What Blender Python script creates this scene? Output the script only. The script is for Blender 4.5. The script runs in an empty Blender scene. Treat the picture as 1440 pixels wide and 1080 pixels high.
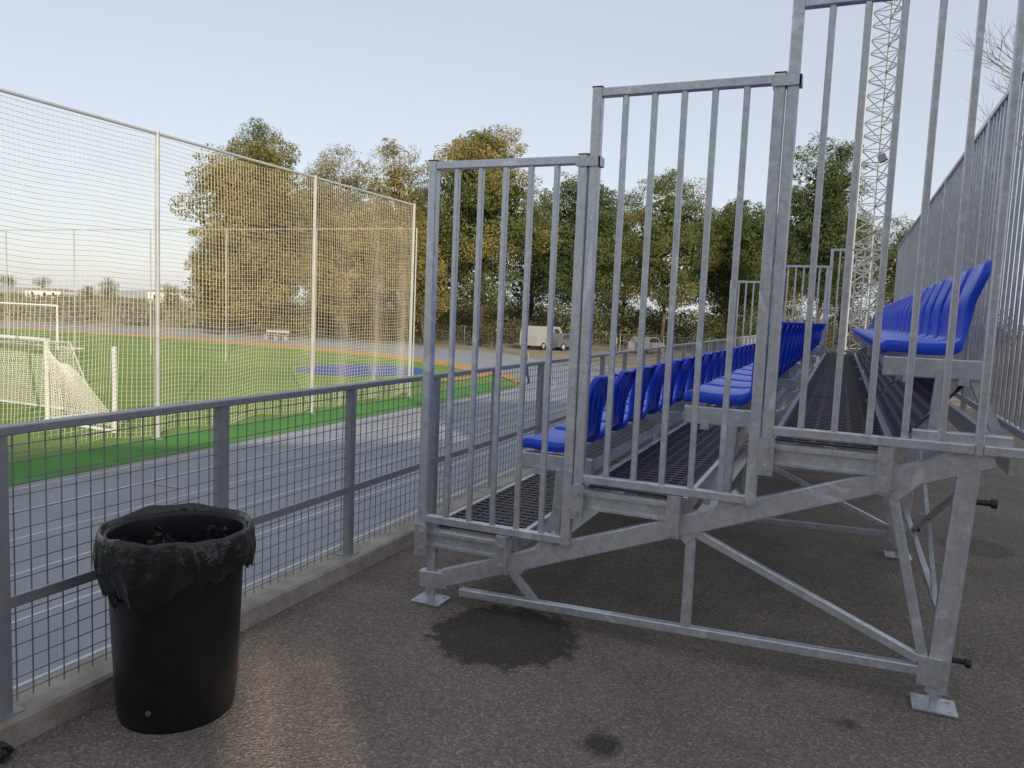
import bpy, math, random
from mathutils import Vector, Matrix, noise
R=math.radians; PI=math.pi
C=bpy.context.scene.collection
random.seed(7)
# ------------------------------------------------------------------ camera geometry
PSI=R(23.03); PIT=R(5.44); ROL=R(2.4); H=1.6; F0=1080.0
RT=Vector((math.cos(PSI),math.sin(PSI),0)); HD=Vector((-math.sin(PSI),math.cos(PSI),0)); UP=Vector((0,0,1))
def ray(x,y):
    a=(x-720)/F0; b=(y-540)/F0
    u=math.cos(ROL)*a+math.sin(ROL)*b; w=math.sin(ROL)*a-math.cos(ROL)*b
    return RT*u+HD*(math.cos(PIT)+w*math.sin(PIT))+UP*(w*math.cos(PIT)-math.sin(PIT))
def ground(x,y,z=0.0):
    d=ray(x,y); t=(z-H)/d.z; return Vector((d.x*t,d.y*t,z))
def hor(x): return 407+0.0419*x
def col(x,D,z=0.0):
    d=ray(x,hor(x)); k=D/(d.dot(HD)); return Vector((d.x*k,d.y*k,z))
def atY(x,Y,z=0.0,y=None):
    d=ray(x,hor(x) if y is None else y); return Vector((d.x*Y/d.y,Y,z))
# ------------------------------------------------------------------ mesh helpers
ORG={}
class MB:
    def __init__(s): s.v=[]; s.f=[]; s.m=[]
    def add(s,vs,fs,mi=0):
        n=len(s.v); s.v+= [tuple(p) for p in vs]; s.f+=[tuple(i+n for i in f) for f in fs]; s.m+=[mi]*len(fs); return s
    def box(s,x0,x1,y0,y1,z0,z1,mi=0):
        v=[(x0,y0,z0),(x1,y0,z0),(x1,y1,z0),(x0,y1,z0),(x0,y0,z1),(x1,y0,z1),(x1,y1,z1),(x0,y1,z1)]
        return s.add(v,[(3,2,1,0),(4,5,6,7),(0,1,5,4),(1,2,6,5),(2,3,7,6),(3,0,4,7)],mi)
    def bar(s,p,q,w,h,up=(0,0,1),ch=0.0,mi=0):
        p=Vector(p);q=Vector(q);d=(q-p).normalized();up=Vector(up)
        if abs(d.dot(up))>.98: up=Vector((0,1,0))
        sd=d.cross(up).normalized(); u2=sd.cross(d).normalized()
        a=w/2;b=h/2;c=ch
        if c<=0: pr=[(-a,-b),(a,-b),(a,b),(-a,b)]
        else: pr=[(-a+c,-b),(a-c,-b),(a,-b+c),(a,b-c),(a-c,b),(-a+c,b),(-a,b-c),(-a,-b+c)]
        n=len(pr)
        vs=[e+sd*i+u2*j for e in (p,q) for i,j in pr]
        fs=[(i,(i+1)%n,n+(i+1)%n,n+i) for i in range(n)]+[tuple(range(n))[::-1],tuple(range(n,2*n))]
        return s.add(vs,fs,mi)
    def tube(s,pts,r,n=6,cap=True,mi=0):
        pts=[Vector(p) for p in pts]; k=len(pts)
        rs=r if isinstance(r,(list,tuple)) else [r]*k
        vs=[];prev=None
        for i,p in enumerate(pts):
            d=(pts[min(i+1,k-1)]-pts[max(i-1,0)])
            d=d.normalized() if d.length>1e-9 else Vector((0,0,1))
            if prev is None:
                up=Vector((0,0,1)) if abs(d.z)<.9 else Vector((1,0,0))
                sd=d.cross(up).normalized()
            else:
                sd=(prev-d*prev.dot(d)).normalized()
            prev=sd; u2=sd.cross(d)
            for j in range(n):
                t=2*PI*j/n; vs.append(p+(sd*math.cos(t)+u2*math.sin(t))*rs[i])
        fs=[]
        for i in range(k-1):
            for j in range(n):
                fs.append((i*n+j,i*n+(j+1)%n,(i+1)*n+(j+1)%n,(i+1)*n+j))
        if cap and n>3: fs+= [tuple(range(n))[::-1],tuple(range((k-1)*n,k*n))]
        return s.add(vs,fs,mi)
    def lathe(s,prof,n=32,c=(0,0,0),mi=0):
        vs=[];k=len(prof)
        for r,z in prof:
            for j in range(n):
                t=2*PI*j/n; vs.append((c[0]+r*math.cos(t),c[1]+r*math.sin(t),c[2]+z))
        fs=[(i*n+j,i*n+(j+1)%n,(i+1)*n+(j+1)%n,(i+1)*n+j) for i in range(k-1) for j in range(n)]
        return s.add(vs,fs,mi)
    def build(s,name,mat,parent=None,smooth=False,local=False):
        o3=ORG.get(parent.name,Vector((0,0,0))) if (parent and not local) else Vector((0,0,0))
        me=bpy.data.meshes.new(name)
        me.from_pydata([(v[0]-o3.x,v[1]-o3.y,v[2]-o3.z) for v in s.v],[],s.f)
        ms=mat if isinstance(mat,(list,tuple)) else [mat]
        for m in ms: me.materials.append(m)
        if len(ms)>1: me.polygons.foreach_set('material_index',s.m)
        if smooth: me.polygons.foreach_set('use_smooth',[True]*len(me.polygons))
        me.update()
        o=bpy.data.objects.new(name,me); C.objects.link(o)
        if parent:
            o.parent=parent; ORG[o.name]=o3
        return o
def tag(o,label=None,cat=None,group=None,kind=None):
    if label:o['label']=label
    if cat:o['category']=cat
    if group:o['group']=group
    if kind:o['kind']=kind
    return o
def thing(name,label,cat,loc=(0,0,0),rz=0,group=None):
    o=bpy.data.objects.new(name,None); C.objects.link(o); o.location=loc; o.rotation_euler=(0,0,rz)
    o.empty_display_size=.2
    ORG[o.name]=Vector(loc); return tag(o,label,cat,group)
def struct(name,mb,mat,label,cat,smooth=False):
    o=mb.build(name,mat,smooth=smooth); return tag(o,label,cat,kind='structure')
def copychild(o,parent,loc=None):
    c=o.copy(); C.objects.link(c); c.parent=parent
    if loc is not None:c.location=loc
    return c
def bake(o,name=None):
    dg=bpy.context.evaluated_depsgraph_get(); dg.update()
    me=bpy.data.meshes.new_from_object(o.evaluated_get(dg)); 
    o.modifiers.clear(); o.data=me; return o
# ------------------------------------------------------------------ materials
def mat(name,c1,c2=None,scale=5.0,rough=.6,metal=0.0,bump=0.0,bscale=None,detail=4,spec=.5,lo=.35,hi=.65,coord='Object',rough2=None,bdist=.02):
    m=bpy.data.materials.new(name); m.use_nodes=True; nt=m.node_tree; N=nt.nodes; L=nt.links
    b=N['Principled BSDF']; b.inputs['Roughness'].default_value=rough; b.inputs['Metallic'].default_value=metal
    b.inputs['Specular IOR Level'].default_value=spec
    b.inputs['Base Color'].default_value=(*c1,1)
    tc=N.new('ShaderNodeTexCoord')
    if c2:
        n=N.new('ShaderNodeTexNoise'); n.inputs['Scale'].default_value=scale; n.inputs['Detail'].default_value=detail; n.inputs['Roughness'].default_value=.6
        L.new(tc.outputs[coord],n.inputs['Vector'])
        r=N.new('ShaderNodeValToRGB'); r.color_ramp.elements[0].position=lo; r.color_ramp.elements[1].position=hi
        r.color_ramp.elements[0].color=(*c1,1); r.color_ramp.elements[1].color=(*c2,1)
        L.new(n.outputs['Fac'],r.inputs['Fac']); L.new(r.outputs['Color'],b.inputs['Base Color'])
        if rough2 is not None:
            mr=N.new('ShaderNodeMapRange'); mr.inputs['To Min'].default_value=rough; mr.inputs['To Max'].default_value=rough2
            L.new(n.outputs['Fac'],mr.inputs['Value']); L.new(mr.outputs['Result'],b.inputs['Roughness'])
    if bump:
        n2=N.new('ShaderNodeTexNoise'); n2.inputs['Scale'].default_value=bscale or scale*4; n2.inputs['Detail'].default_value=5
        L.new(tc.outputs[coord],n2.inputs['Vector'])
        bp=N.new('ShaderNodeBump'); bp.inputs['Strength'].default_value=bump; bp.inputs['Distance'].default_value=bdist
        L.new(n2.outputs['Fac'],bp.inputs['Height']); L.new(bp.outputs['Normal'],b.inputs['Normal'])
    return m
M={}
def galv(name,k=1.0):
    m=bpy.data.materials.new(name); m.use_nodes=True; nt=m.node_tree;N=nt.nodes;L=nt.links;b=N['Principled BSDF']
    b.inputs['Metallic'].default_value=.55
    g=N.new('ShaderNodeNewGeometry')
    n=N.new('ShaderNodeTexNoise'); n.inputs['Scale'].default_value=22; n.inputs['Detail'].default_value=7; n.inputs['Distortion'].default_value=.8
    v=N.new('ShaderNodeTexVoronoi'); v.inputs['Scale'].default_value=70
    L.new(g.outputs['Position'],n.inputs['Vector']); L.new(g.outputs['Position'],v.inputs['Vector'])
    r=N.new('ShaderNodeValToRGB'); e=r.color_ramp.elements; e[0].position=.28;e[1].position=.72
    e[0].color=(.44*k,.455*k,.485*k,1);e[1].color=(.57*k,.585*k,.615*k,1)
    L.new(n.outputs['Fac'],r.inputs['Fac'])
    n3=N.new('ShaderNodeTexNoise'); n3.inputs['Scale'].default_value=3.1; n3.inputs['Detail'].default_value=3; n3.inputs['Distortion'].default_value=3
    L.new(g.outputs['Position'],n3.inputs['Vector'])
    r3=N.new('ShaderNodeValToRGB'); e=r3.color_ramp.elements; e[0].position=.60;e[1].position=.68; e[0].color=(0,0,0,1); e[1].color=(.6,.6,.6,1)
    L.new(n3.outputs['Fac'],r3.inputs['Fac'])
    mx=N.new('ShaderNodeMixRGB'); mx.blend_type='MIX'; L.new(r3.outputs['Color'],mx.inputs['Fac'])
    L.new(r.outputs['Color'],mx.inputs['Color1']); mx.inputs['Color2'].default_value=(.74*k,.755*k,.77*k,1)
    sp=N.new('ShaderNodeSeparateColor'); L.new(v.outputs['Color'],sp.inputs[0])
    mm=N.new('ShaderNodeMapRange'); mm.inputs['To Min'].default_value=.92; mm.inputs['To Max'].default_value=1.05; L.new(sp.outputs[0],mm.inputs['Value'])
    mv=N.new('ShaderNodeVectorMath'); mv.operation='SCALE'; L.new(mx.outputs['Color'],mv.inputs[0]); L.new(mm.outputs['Result'],mv.inputs['Scale'])
    L.new(mv.outputs[0],b.inputs['Base Color'])
    mr=N.new('ShaderNodeMapRange'); mr.inputs['To Min'].default_value=.24; mr.inputs['To Max'].default_value=.48
    L.new(n.outputs['Fac'],mr.inputs['Value']); L.new(mr.outputs['Result'],b.inputs['Roughness'])
    return m
M['galv']=galv('galvanised_steel',1.22)
M['galv2']=galv('galvanised_steel_dull',1.1)
M['fence']=mat('grey_fence_paint',(.29,.30,.32),(.35,.36,.38),20,.45,.3)
M['wire']=mat('grey_wire',(.26,.26,.27),(.34,.34,.34),30,.5,.4)
M['black']=mat('black_plastic_cap',(.012,.012,.013),rough=.4)
M['grate']=mat('black_grating',(.018,.018,.020),(.03,.03,.032),30,.5)
M['seat']=mat('blue_seat_plastic',(.003,.055,.66),(.006,.078,.76),3,.30,spec=.5)
M['bin']=mat('black_bin_plastic',(.010,.010,.011),(.016,.016,.017),8,.36,bump=.05,bscale=12,spec=.4)
M['liner']=mat('black_bin_liner',(.012,.012,.013),rough=.13,bump=.6,bscale=17,spec=.6,bdist=.022)
M['kerb']=mat('kerb_concrete',(.32,.28,.235),(.48,.43,.365),7,.9,bump=.5,bscale=60)
M['track']=mat('blue_track',(.255,.268,.298),(.300,.312,.340),1.2,.8,bump=.2,bscale=90)
M['line']=mat('white_line',(.50,.52,.54),(.62,.64,.66),6,.7)
M['yellow']=mat('yellow_mark',(.42,.38,.20),rough=.7)
M['turf']=mat('green_turf',(.125,.225,.030),(.175,.28,.045),.35,.9,bump=.4,bscale=40)
M['turf2']=mat('dark_turf',(.05,.21,.026),(.075,.26,.035),1.0,.9,bump=.4,bscale=40)
M['orange']=mat('orange_court',(.46,.24,.08),(.54,.29,.10),.8,.85)
M['bluec']=mat('blue_court',(.04,.10,.33),rough=.8)
M['earth']=mat('dry_earth',(.22,.18,.11),(.33,.28,.18),.08,.95,bump=.3,bscale=2,detail=8)
M['white']=mat('white_metal',(.72,.72,.70),(.8,.8,.78),3,.45)
M['pole']=mat('pale_pole',(.42,.42,.41),(.50,.50,.48),3,.5,.2)
M['mast']=mat('mast_grey',(.29,.30,.31),(.36,.37,.38),3,.5,.2)
M['net']=mat('cream_net_cord',(.60,.52,.38),(.68,.60,.46),3,.8)
M['whitenet']=mat('white_net_cord',(.74,.71,.63),rough=.8)
M['bark']=mat('pine_bark',(.07,.05,.035),(.15,.11,.08),3,.95,bump=.5)
M['bark2']=mat('grey_bare_bark',(.13,.11,.10),(.22,.19,.17),3,.95)
def leafmat(name,c1,c2,sc=.35):
    m=mat(name,c1,c2,sc,.75,coord='Object',detail=6,spec=.2,lo=.38,hi=.62)
    nt=m.node_tree;N=nt.nodes;L=nt.links;b=N['Principled BSDF'];out=N['Material Output']
    t=N.new('ShaderNodeBsdfTranslucent'); s=N.new('ShaderNodeMixShader'); s.inputs[0].default_value=.3
    src=b.inputs['Base Color'].links[0].from_socket; L.new(src,t.inputs['Color'])
    L.new(b.outputs[0],s.inputs[1]);L.new(t.outputs[0],s.inputs[2]);L.new(s.outputs[0],out.inputs['Surface']); return m
M['lf_green']=leafmat('pine_foliage',(.082,.112,.034),(.155,.180,.058))
M['lf_dark']=leafmat('dark_pine_foliage',(.058,.086,.030),(.110,.136,.048))
M['lf_yel']=leafmat('dry_yellow_foliage',(.24,.192,.062),(.36,.285,.095))
M['lf_olive']=leafmat('olive_foliage',(.155,.145,.050),(.26,.222,.075))
M['lf_brown']=leafmat('brown_undergrowth',(.08,.062,.034),(.16,.12,.066))
M['lf_scrub']=leafmat('pale_scrub',(.20,.20,.13),(.27,.265,.18),.1)  # pale olive scrub, with distance haze mixed into the colour
M['housew']=mat('white_render',(.72,.70,.66),rough=.8)
M['roof']=mat('clay_roof',(.35,.25,.19),rough=.8)
M['glass']=mat('dark_glass',(.02,.025,.03),rough=.1)
M['tyre']=mat('tyre_rubber',(.02,.02,.02),rough=.7)
M['skin']=mat('skin',(.45,.28,.2),rough=.6)
M['hair']=mat('dark_hair',(.03,.02,.015),rough=.6)
M['clothdark']=mat('dark_cloth',(.02,.02,.03),rough=.8)
M['clothgrey']=mat('grey_cloth',(.12,.12,.14),rough=.8)
M['vest']=mat('yellow_cloth',(.65,.45,.03),rough=.7)
M['beige']=mat('olive_cloth',(.22,.20,.10),rough=.8)
M['stone']=mat('gravel_stone',(.16,.14,.12),(.32,.29,.25),40,.9)
M['shadewall']=mat('shade_wall_concrete',(.5,.46,.40),(.58,.54,.47),2,.9)
def asphalt():
    m=bpy.data.materials.new('asphalt'); m.use_nodes=True; nt=m.node_tree;N=nt.nodes;L=nt.links;b=N['Principled BSDF']
    b.inputs['Roughness'].default_value=.9; b.inputs['Specular IOR Level'].default_value=.25
    g=N.new('ShaderNodeNewGeometry'); P=g.outputs['Position']
    n1=N.new('ShaderNodeTexNoise');n1.inputs['Scale'].default_value=1.1;n1.inputs['Detail'].default_value=9;n1.inputs['Roughness'].default_value=.68
    L.new(P,n1.inputs['Vector'])
    r1=N.new('ShaderNodeValToRGB');e=r1.color_ramp.elements;e[0].position=.30;e[1].position=.70;e[0].color=(.178,.148,.126,1);e[1].color=(.290,.246,.212,1)
    L.new(n1.outputs['Fac'],r1.inputs['Fac'])
    v=N.new('ShaderNodeTexVoronoi');v.inputs['Scale'].default_value=110;L.new(P,v.inputs['Vector'])
    sp=N.new('ShaderNodeSeparateColor'); L.new(v.outputs['Color'],sp.inputs[0])
    r2=N.new('ShaderNodeValToRGB');e=r2.color_ramp.elements;e[0].position=0;e[0].color=(.55,.55,.55,1);e[1].position=.85;e[1].color=(1.12,1.10,1.07,1)
    e2=r2.color_ramp.elements.new(.97);e2.color=(1.65,1.58,1.48,1)
    L.new(sp.outputs[0],r2.inputs['Fac'])
    mx=N.new('ShaderNodeMixRGB');mx.blend_type='MULTIPLY';mx.inputs['Fac'].default_value=.85
    L.new(r1.outputs['Color'],mx.inputs['Color1']);L.new(r2.outputs['Color'],mx.inputs['Color2'])
    cur=mx.outputs['Color']
    nd=N.new('ShaderNodeTexNoise');nd.inputs['Scale'].default_value=14;nd.inputs['Detail'].default_value=8;nd.inputs['Roughness'].default_value=.75;L.new(P,nd.inputs['Vector'])
    spots=[(ground(710,893),.46,.72),(ground(845,1048),.10,.72),(ground(1190,1018),.05,.5),(ground(1375,770),.35,.35)]
    for (s,rad,st_) in spots:
        k_=min(1,rad*4)
        vd=N.new('ShaderNodeVectorMath');vd.operation='DISTANCE';L.new(P,vd.inputs[0]);vd.inputs[1].default_value=s
        ma=N.new('ShaderNodeMath');ma.operation='MULTIPLY_ADD';L.new(nd.outputs['Fac'],ma.inputs[0]);ma.inputs[1].default_value=-.45*k_;L.new(vd.outputs['Value'],ma.inputs[2])
        mr=N.new('ShaderNodeMapRange');mr.inputs['From Min'].default_value=rad-.35*k_;mr.inputs['From Max'].default_value=rad-.35*k_+.05
        mr.inputs['To Min'].default_value=st_;mr.inputs['To Max'].default_value=0;L.new(ma.outputs[0],mr.inputs['Value'])
        m2=N.new('ShaderNodeMixRGB');L.new(mr.outputs['Result'],m2.inputs['Fac']);L.new(cur,m2.inputs['Color1']);m2.inputs['Color2'].default_value=(.022,.018,.016,1)
        cur=m2.outputs['Color']
    L.new(cur,b.inputs['Base Color'])
    bp=N.new('ShaderNodeBump');bp.inputs['Strength'].default_value=.65;bp.inputs['Distance'].default_value=.010
    ad=N.new('ShaderNodeMath');ad.operation='ADD';L.new(v.outputs['Distance'],ad.inputs[0]);L.new(nd.outputs['Fac'],ad.inputs[1])
    L.new(ad.outputs[0],bp.inputs['Height']);L.new(bp.outputs['Normal'],b.inputs['Normal'])
    return m
M['asphalt']=asphalt()
# ------------------------------------------------------------------ setting
LOW=-1.6
FX=-2.64
g=MB(); g.add([(-3000,-3000,LOW-.03),(3000,-3000,LOW-.03),(3000,3000,LOW-.03),(-3000,3000,LOW-.03)],[(0,1,2,3)])
struct('ground',g,M['earth'],'dry brown earth and straw ground stretching to the horizon','ground')
g=MB()
x0,x1=-2.56,45
g.add([(x0,-40,0),(x1,-40,0),(x1,45,0),(x0,45,0),(x0,62,LOW-.02),(x1+6,62,LOW-.02),(x1+6,-40,LOW-.02),(x0,45,LOW-.02)],[(0,1,2,3),(3,2,5,4),(1,6,5,2),(3,4,7)])
struct('asphalt_yard',g,M['asphalt'],'rough grey brown asphalt yard under the bin and bleachers','pavement')
k=MB(); k.bar((-2.665,-20,.05-.845),(-2.665,45,.05-.845),.21,1.79,ch=.012)
struct('kerb',k,M['kerb'],'low worn concrete kerb carrying the grey mesh fence','kerb')
TX=-12.3; CX=-47.3; CY=28; A=35; B=19
def oval(off,n=40,b=B,ya=-45):
    pts=[Vector((TX+off,ya,0))]
    for i in range(n+1):
        t=PI*i/n; pts.append(Vector((CX+(A+off)*math.cos(t),CY+(b+off)*math.sin(t),0)))
    pts.append(Vector((CX-A-off,ya,0))); return pts
def strip(mb,o1,o2,z,b=B):
    p=oval(o1,b=b);q=oval(o2,b=b);n=len(p)
    mb.add([(v.x,v.y,z) for v in p]+[(v.x,v.y,z) for v in q],[(i,n+i,n+i+1,i+1) for i in range(n-1)])
t=MB(); strip(t,0,9.55,LOW); struct('running_track',t,M['track'],'blue grey running track with white lane lines','track')
t=MB()
for kx in range(7): 
    o=.25+1.22*kx; strip(t,o,o+.045,LOW+.004)
struct('lane_markings',t,M['line'],'white painted lane lines on the blue track','marking')
t=MB()
for (px,py) in ((230,683),):
    p=ground(px,py,LOW); t.box(p.x-.35,p.x+.35,p.y-.03,p.y+.03,LOW+.009,LOW+.0095)
struct('yellow_track_mark',t,M['yellow'],'small faded yellow dash painted on the track','marking')
def fan(mb,off,z,b,ya):
    p=oval(off,b=b,ya=ya); mb.add([(v.x,v.y,z) for v in p],[tuple(range(len(p)))])
t=MB(); fan(t,0,LOW+.002,B,-45); struct('orange_court_edge',t,M['orange'],'orange sports surface at the far end inside the track','sports surface')
t=MB(); fan(t,0,LOW+.006,15.5,-45); struct('grass_pitch',t,M['turf'],'green artificial turf pitch behind the ball net','pitch')
t=MB(); t.add([(TX-.02,-45,LOW+.010),(TX-.02,30,LOW+.010),(TX-1.7,30,LOW+.010),(TX-1.7,-45,LOW+.010)],[(0,1,2,3)])
struct('turf_border',t,M['turf2'],'darker green turf strip between track and net','turf')
def ell(mb,cx,cy,a,b,z,n=36,a0=0,a1=2*PI,inner=0):
    if inner:
        vs=[];fs=[]
        for i in range(n+1):
            t=a0+(a1-a0)*i/n; vs+= [(cx+a*math.cos(t),cy+b*math.sin(t),z),(cx+(a-inner)*math.cos(t),cy+(b-inner)*math.sin(t),z)]
        for i in range(n): fs.append((2*i,2*i+2,2*i+3,2*i+1))
        mb.add(vs,fs)
    else: mb.add([(cx+a*math.cos(2*PI*i/n),cy+b*math.sin(2*PI*i/n),z) for i in range(n)],[tuple(range(n))])
p=ground(505,520,LOW)
t=MB(); ell(t,p.x+1,p.y+.5,5.2,5.5,LOW+.012,inner=.7,a0=-.6,a1=1.3)
struct('orange_court_band',t,M['orange'],'thin orange curved band painted on the green pitch','marking')
t=MB(); ell(t,p.x+.3,p.y,3.0,3.6,LOW+.016); struct('blue_court_patch',t,M['bluec'],'blue painted patch on the pitch seen beside the net pole','marking')
# ------------------------------------------------------------------ track-side fence
PS=1.04; fy0=-.375
fen=thing('mesh_fence','grey square mesh railing on the kerb between yard and track','fence',(FX,fy0,.1))
ny=40
for i in range(ny):
    y=fy0+PS*i
    m=MB(); m.bar((FX,y,.1),(FX,y,1.10),.05,.05,ch=.004); 
    m.box(FX-.05,FX+.05,y-.05,y+.05,.095,.106)
    m.build('post',M['fence'],fen)
m=MB(); m.bar((FX,fy0,1.115),(FX,fy0+PS*(ny-1),1.115),.06,.032,ch=.004); m.build('top_rail',M['fence'],fen)
m=MB(); m.bar((FX+.012,fy0,.50),(FX+.012,fy0+PS*(ny-1),.50),.018,.04); m.build('middle_rail',M['fence'],fen)
for i in range(ny-1):
    y=fy0+PS*i; m=MB()
    kk=17 if y<20 else 9; step=PS/kk
    for j in range(1,kk): m.bar((FX-.01,y+step*j,.115),(FX-.01,y+step*j,1.10),.0040,.0040)
    for j in range(16): m.bar((FX-.014,y+.02,.14+j*.061),(FX-.014,y+PS-.02,.14+j*.061),.0040,.0040)
    m.build('mesh_panel',M['wire'],fen)
# ------------------------------------------------------------------ bleachers
YB=3.6; YE=15.1; NF=6; DY=(YE-YB)/(NF-1)
X0=[-2.0,-1.135,-.27]; FZ=[.43,.755,1.08]; ZT=[2.35,2.655,2.96]; SX=[-1.52,-.68,.165]; SZ=[.925,1.245,1.535]; GW=.812
bl=thing('bleacher','three row galvanised steel bleacher with blue plastic seats','bleacher',(-.75,YB,0))
st=lambda x:.150+.382*(x+1.87)
for ki in range(NF):
    Y=YB+DY*ki
    fr=MB()
    fr.bar((-1.88,Y,st(-1.88)),(.60,Y,st(.60)),.055,.095,ch=.006)
    fr.bar((-2.02,Y,.125),(-1.86,Y,.135),.058,.09,ch=.006)
    fr.bar((-1.78,Y,.085),(.47,Y,.155),.045,.042,ch=.004)
    fr.bar((-.58,Y,.13),(-.58,Y,st(-.58)-.03),.045,.042,ch=.004)
    fr.bar((-.55,Y,st(-.55)-.06),(.40,Y,.20),.04,.038,ch=.004)
    fr.bar((-1.50,Y,st(-1.5)-.03),(-1.34,Y,.10),.035,.035)
    fr.bar((.24,Y,st(.24)-.03),(.42,Y,.2),.038,.04,ch=.004)
    fr.bar((.30,Y,1.145),(.66,Y,1.145),.055,.07,ch=.005)
    fr.box(.40,.49,Y-.034,Y+.034,.10,.22)
    f=fr.build('cross_frame',M['galv'],bl)
    lg=MB(); lg.bar((-1.96,Y+.002,.03),(-1.96,Y+.002,.44),.048,.048,ch=.005); lg.build('front_leg',M['galv'],f)
    lg=MB(); lg.bar((.475,Y+.002,.07),(.525,Y+.002,1.15),.06,.082,up=(1,0,0),ch=.006); lg.build('rear_leg',M['galv'],f)
    for fxp in (-1.96,.475):
        fp=MB(); fp.box(fxp-.085,fxp+.085,Y-.075,Y+.075,.004,.012); fp.tube([(fxp,Y,.01),(fxp,Y,.12)],.018,10); fp.tube([(fxp,Y,.05),(fxp,Y,.075)],.03,6)
        for dx in (-.06,.06):
            for dy in (-.05,.05): fp.tube([(fxp+dx,Y+dy,.012),(fxp+dx,Y+dy,.016)],.010,6)
        fp.build('foot_plate',M['galv2'],f)
    for (bx_,bz_) in ((.565,.90),(.53,.22)):
        b_=MB(); b_.tube([(bx_-.02,Y,bz_),(bx_+.05,Y,bz_)],.012,8); b_.tube([(bx_+.045,Y,bz_),(bx_+.065,Y,bz_)],.021,6); b_.build('bolt',M['black'],f)
    for i in range(3):
        br=MB(); x=X0[i]; z=FZ[i]
        br.bar((x+.02,Y,z-.07),(x+.50,Y,z-.07),.04,.095,ch=.004)
        br.bar((x+.0,Y-.03,z-.035),(x+.5,Y-.03,z-.035),.02,.018)
        br.bar((x+.0,Y-.026,z-.108),(x+.5,Y-.026,z-.108),.014,.012)
        br.box(x+.455,x+.505,Y-.048,Y-.030,z-.19,z+.01)
        br.bar((x+.52,Y,z-.20),(x+.76,Y,z+.06),.05,.05,ch=.004)
        br.build('platform_bracket',M['galv'],bl)
        sb=MB(); sx=SX[i]; sz=SZ[i]-.105
        sb.bar((sx+.01,Y+.14,sz),(sx+.40,Y+.14,sz),.05,.085,ch=.005)
        sb.bar((sx+.22,Y+.12,z-.05),(sx+.24,Y+.12,sz-.03),.05,.05,ch=.004)
        sb.bar((sx+.13,Y+.16,z-.05),(sx+.30,Y+.16,sz-.04),.035,.035)
        if i==2: sb.bar((sx+.36,Y+.15,sz-.03),(sx+.46,Y+.15,z+.10),.04,.04)
        sb.build('seat_support',M['galv'],bl)
for i in range(3):
    x=X0[i]; z=FZ[i]
    b=MB()
    b.bar((x+.015,YB+.03,z-.045),(x+.015,YE+.05,z-.045),.03,.08,ch=.004)
    b.bar((x+.51,YB+.03,z-.045),(x+.51,YE+.05,z-.045),.03,.08,ch=.004)
    b.bar((x+.55,YB-.02,z-.14),(x+.55,YE+.05,z-.14),.012,.07,up=(-.6,0,1))
    b.bar((SX[i]+.11,YB+.1,SZ[i]-.15),(SX[i]+.11,YE+.05,SZ[i]-.15),.04,.04)
    b.bar((SX[i]+.32,YB+.1,SZ[i]-.15),(SX[i]+.32,YE+.05,SZ[i]-.15),.04,.04)
    b.build('longitudinal_beam',M['galv'],bl)
    for ki in range(NF-1):
        ya=YB+.035+DY*ki; yb=ya+DY-.01; gr=MB(); c=.065
        xa=x+.035; xb=x+.49; nn=int((xb-xa)/c)
        for j in range(nn+1): gr.bar((xa+(xb-xa)*j/nn,ya,z-.010),(xa+(xb-xa)*j/nn,yb,z-.010),.020,.006)
        n2=int((yb-ya)/c)
        for j in range(n2+1): gr.bar((xa,ya+(yb-ya)*j/n2,z-.0085),(xb,ya+(yb-ya)*j/n2,z-.0085),.028,.007)
        gr.build('platform_grate',M['grate'],bl)
        if i==2:
            rp=MB(); xa2=x+.53; xb2=x+.78; za=z+.02; zb=z+.31
            for j in range(9):
                s_=j/8; rp.bar((xa2+(xb2-xa2)*s_,ya+.1,za+(zb-za)*s_),(xa2+(xb2-xa2)*s_,yb-.02,za+(zb-za)*s_),.020,.006,up=(-1,0,.8))
            for j in range(int((yb-ya-.12)/.06)+1):
                yy=ya+.1+j*.06; rp.bar((xa2+.002,yy,za),(xb2+.002,yy,zb),.028,.006,up=(-1,0,.8))
            rp.build('riser_panel',M['grate'],bl)
b=MB()
for ki in range(0,NF-1,2):
    ya=YB+DY*ki; b.bar((.50,ya+.05,.15),(.53,ya+DY,.95),.022,.022); b.bar((.53,ya+.05,.95),(.50,ya+DY,.15),.022,.022)
for ki in range(NF-1):
    ya=YB+DY*ki; b.bar((.5,ya+.05,.32),(.5,ya+DY,.32),.03,.03)
b.build('cross_brace',M['galv2'],bl)
RX=.785
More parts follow.
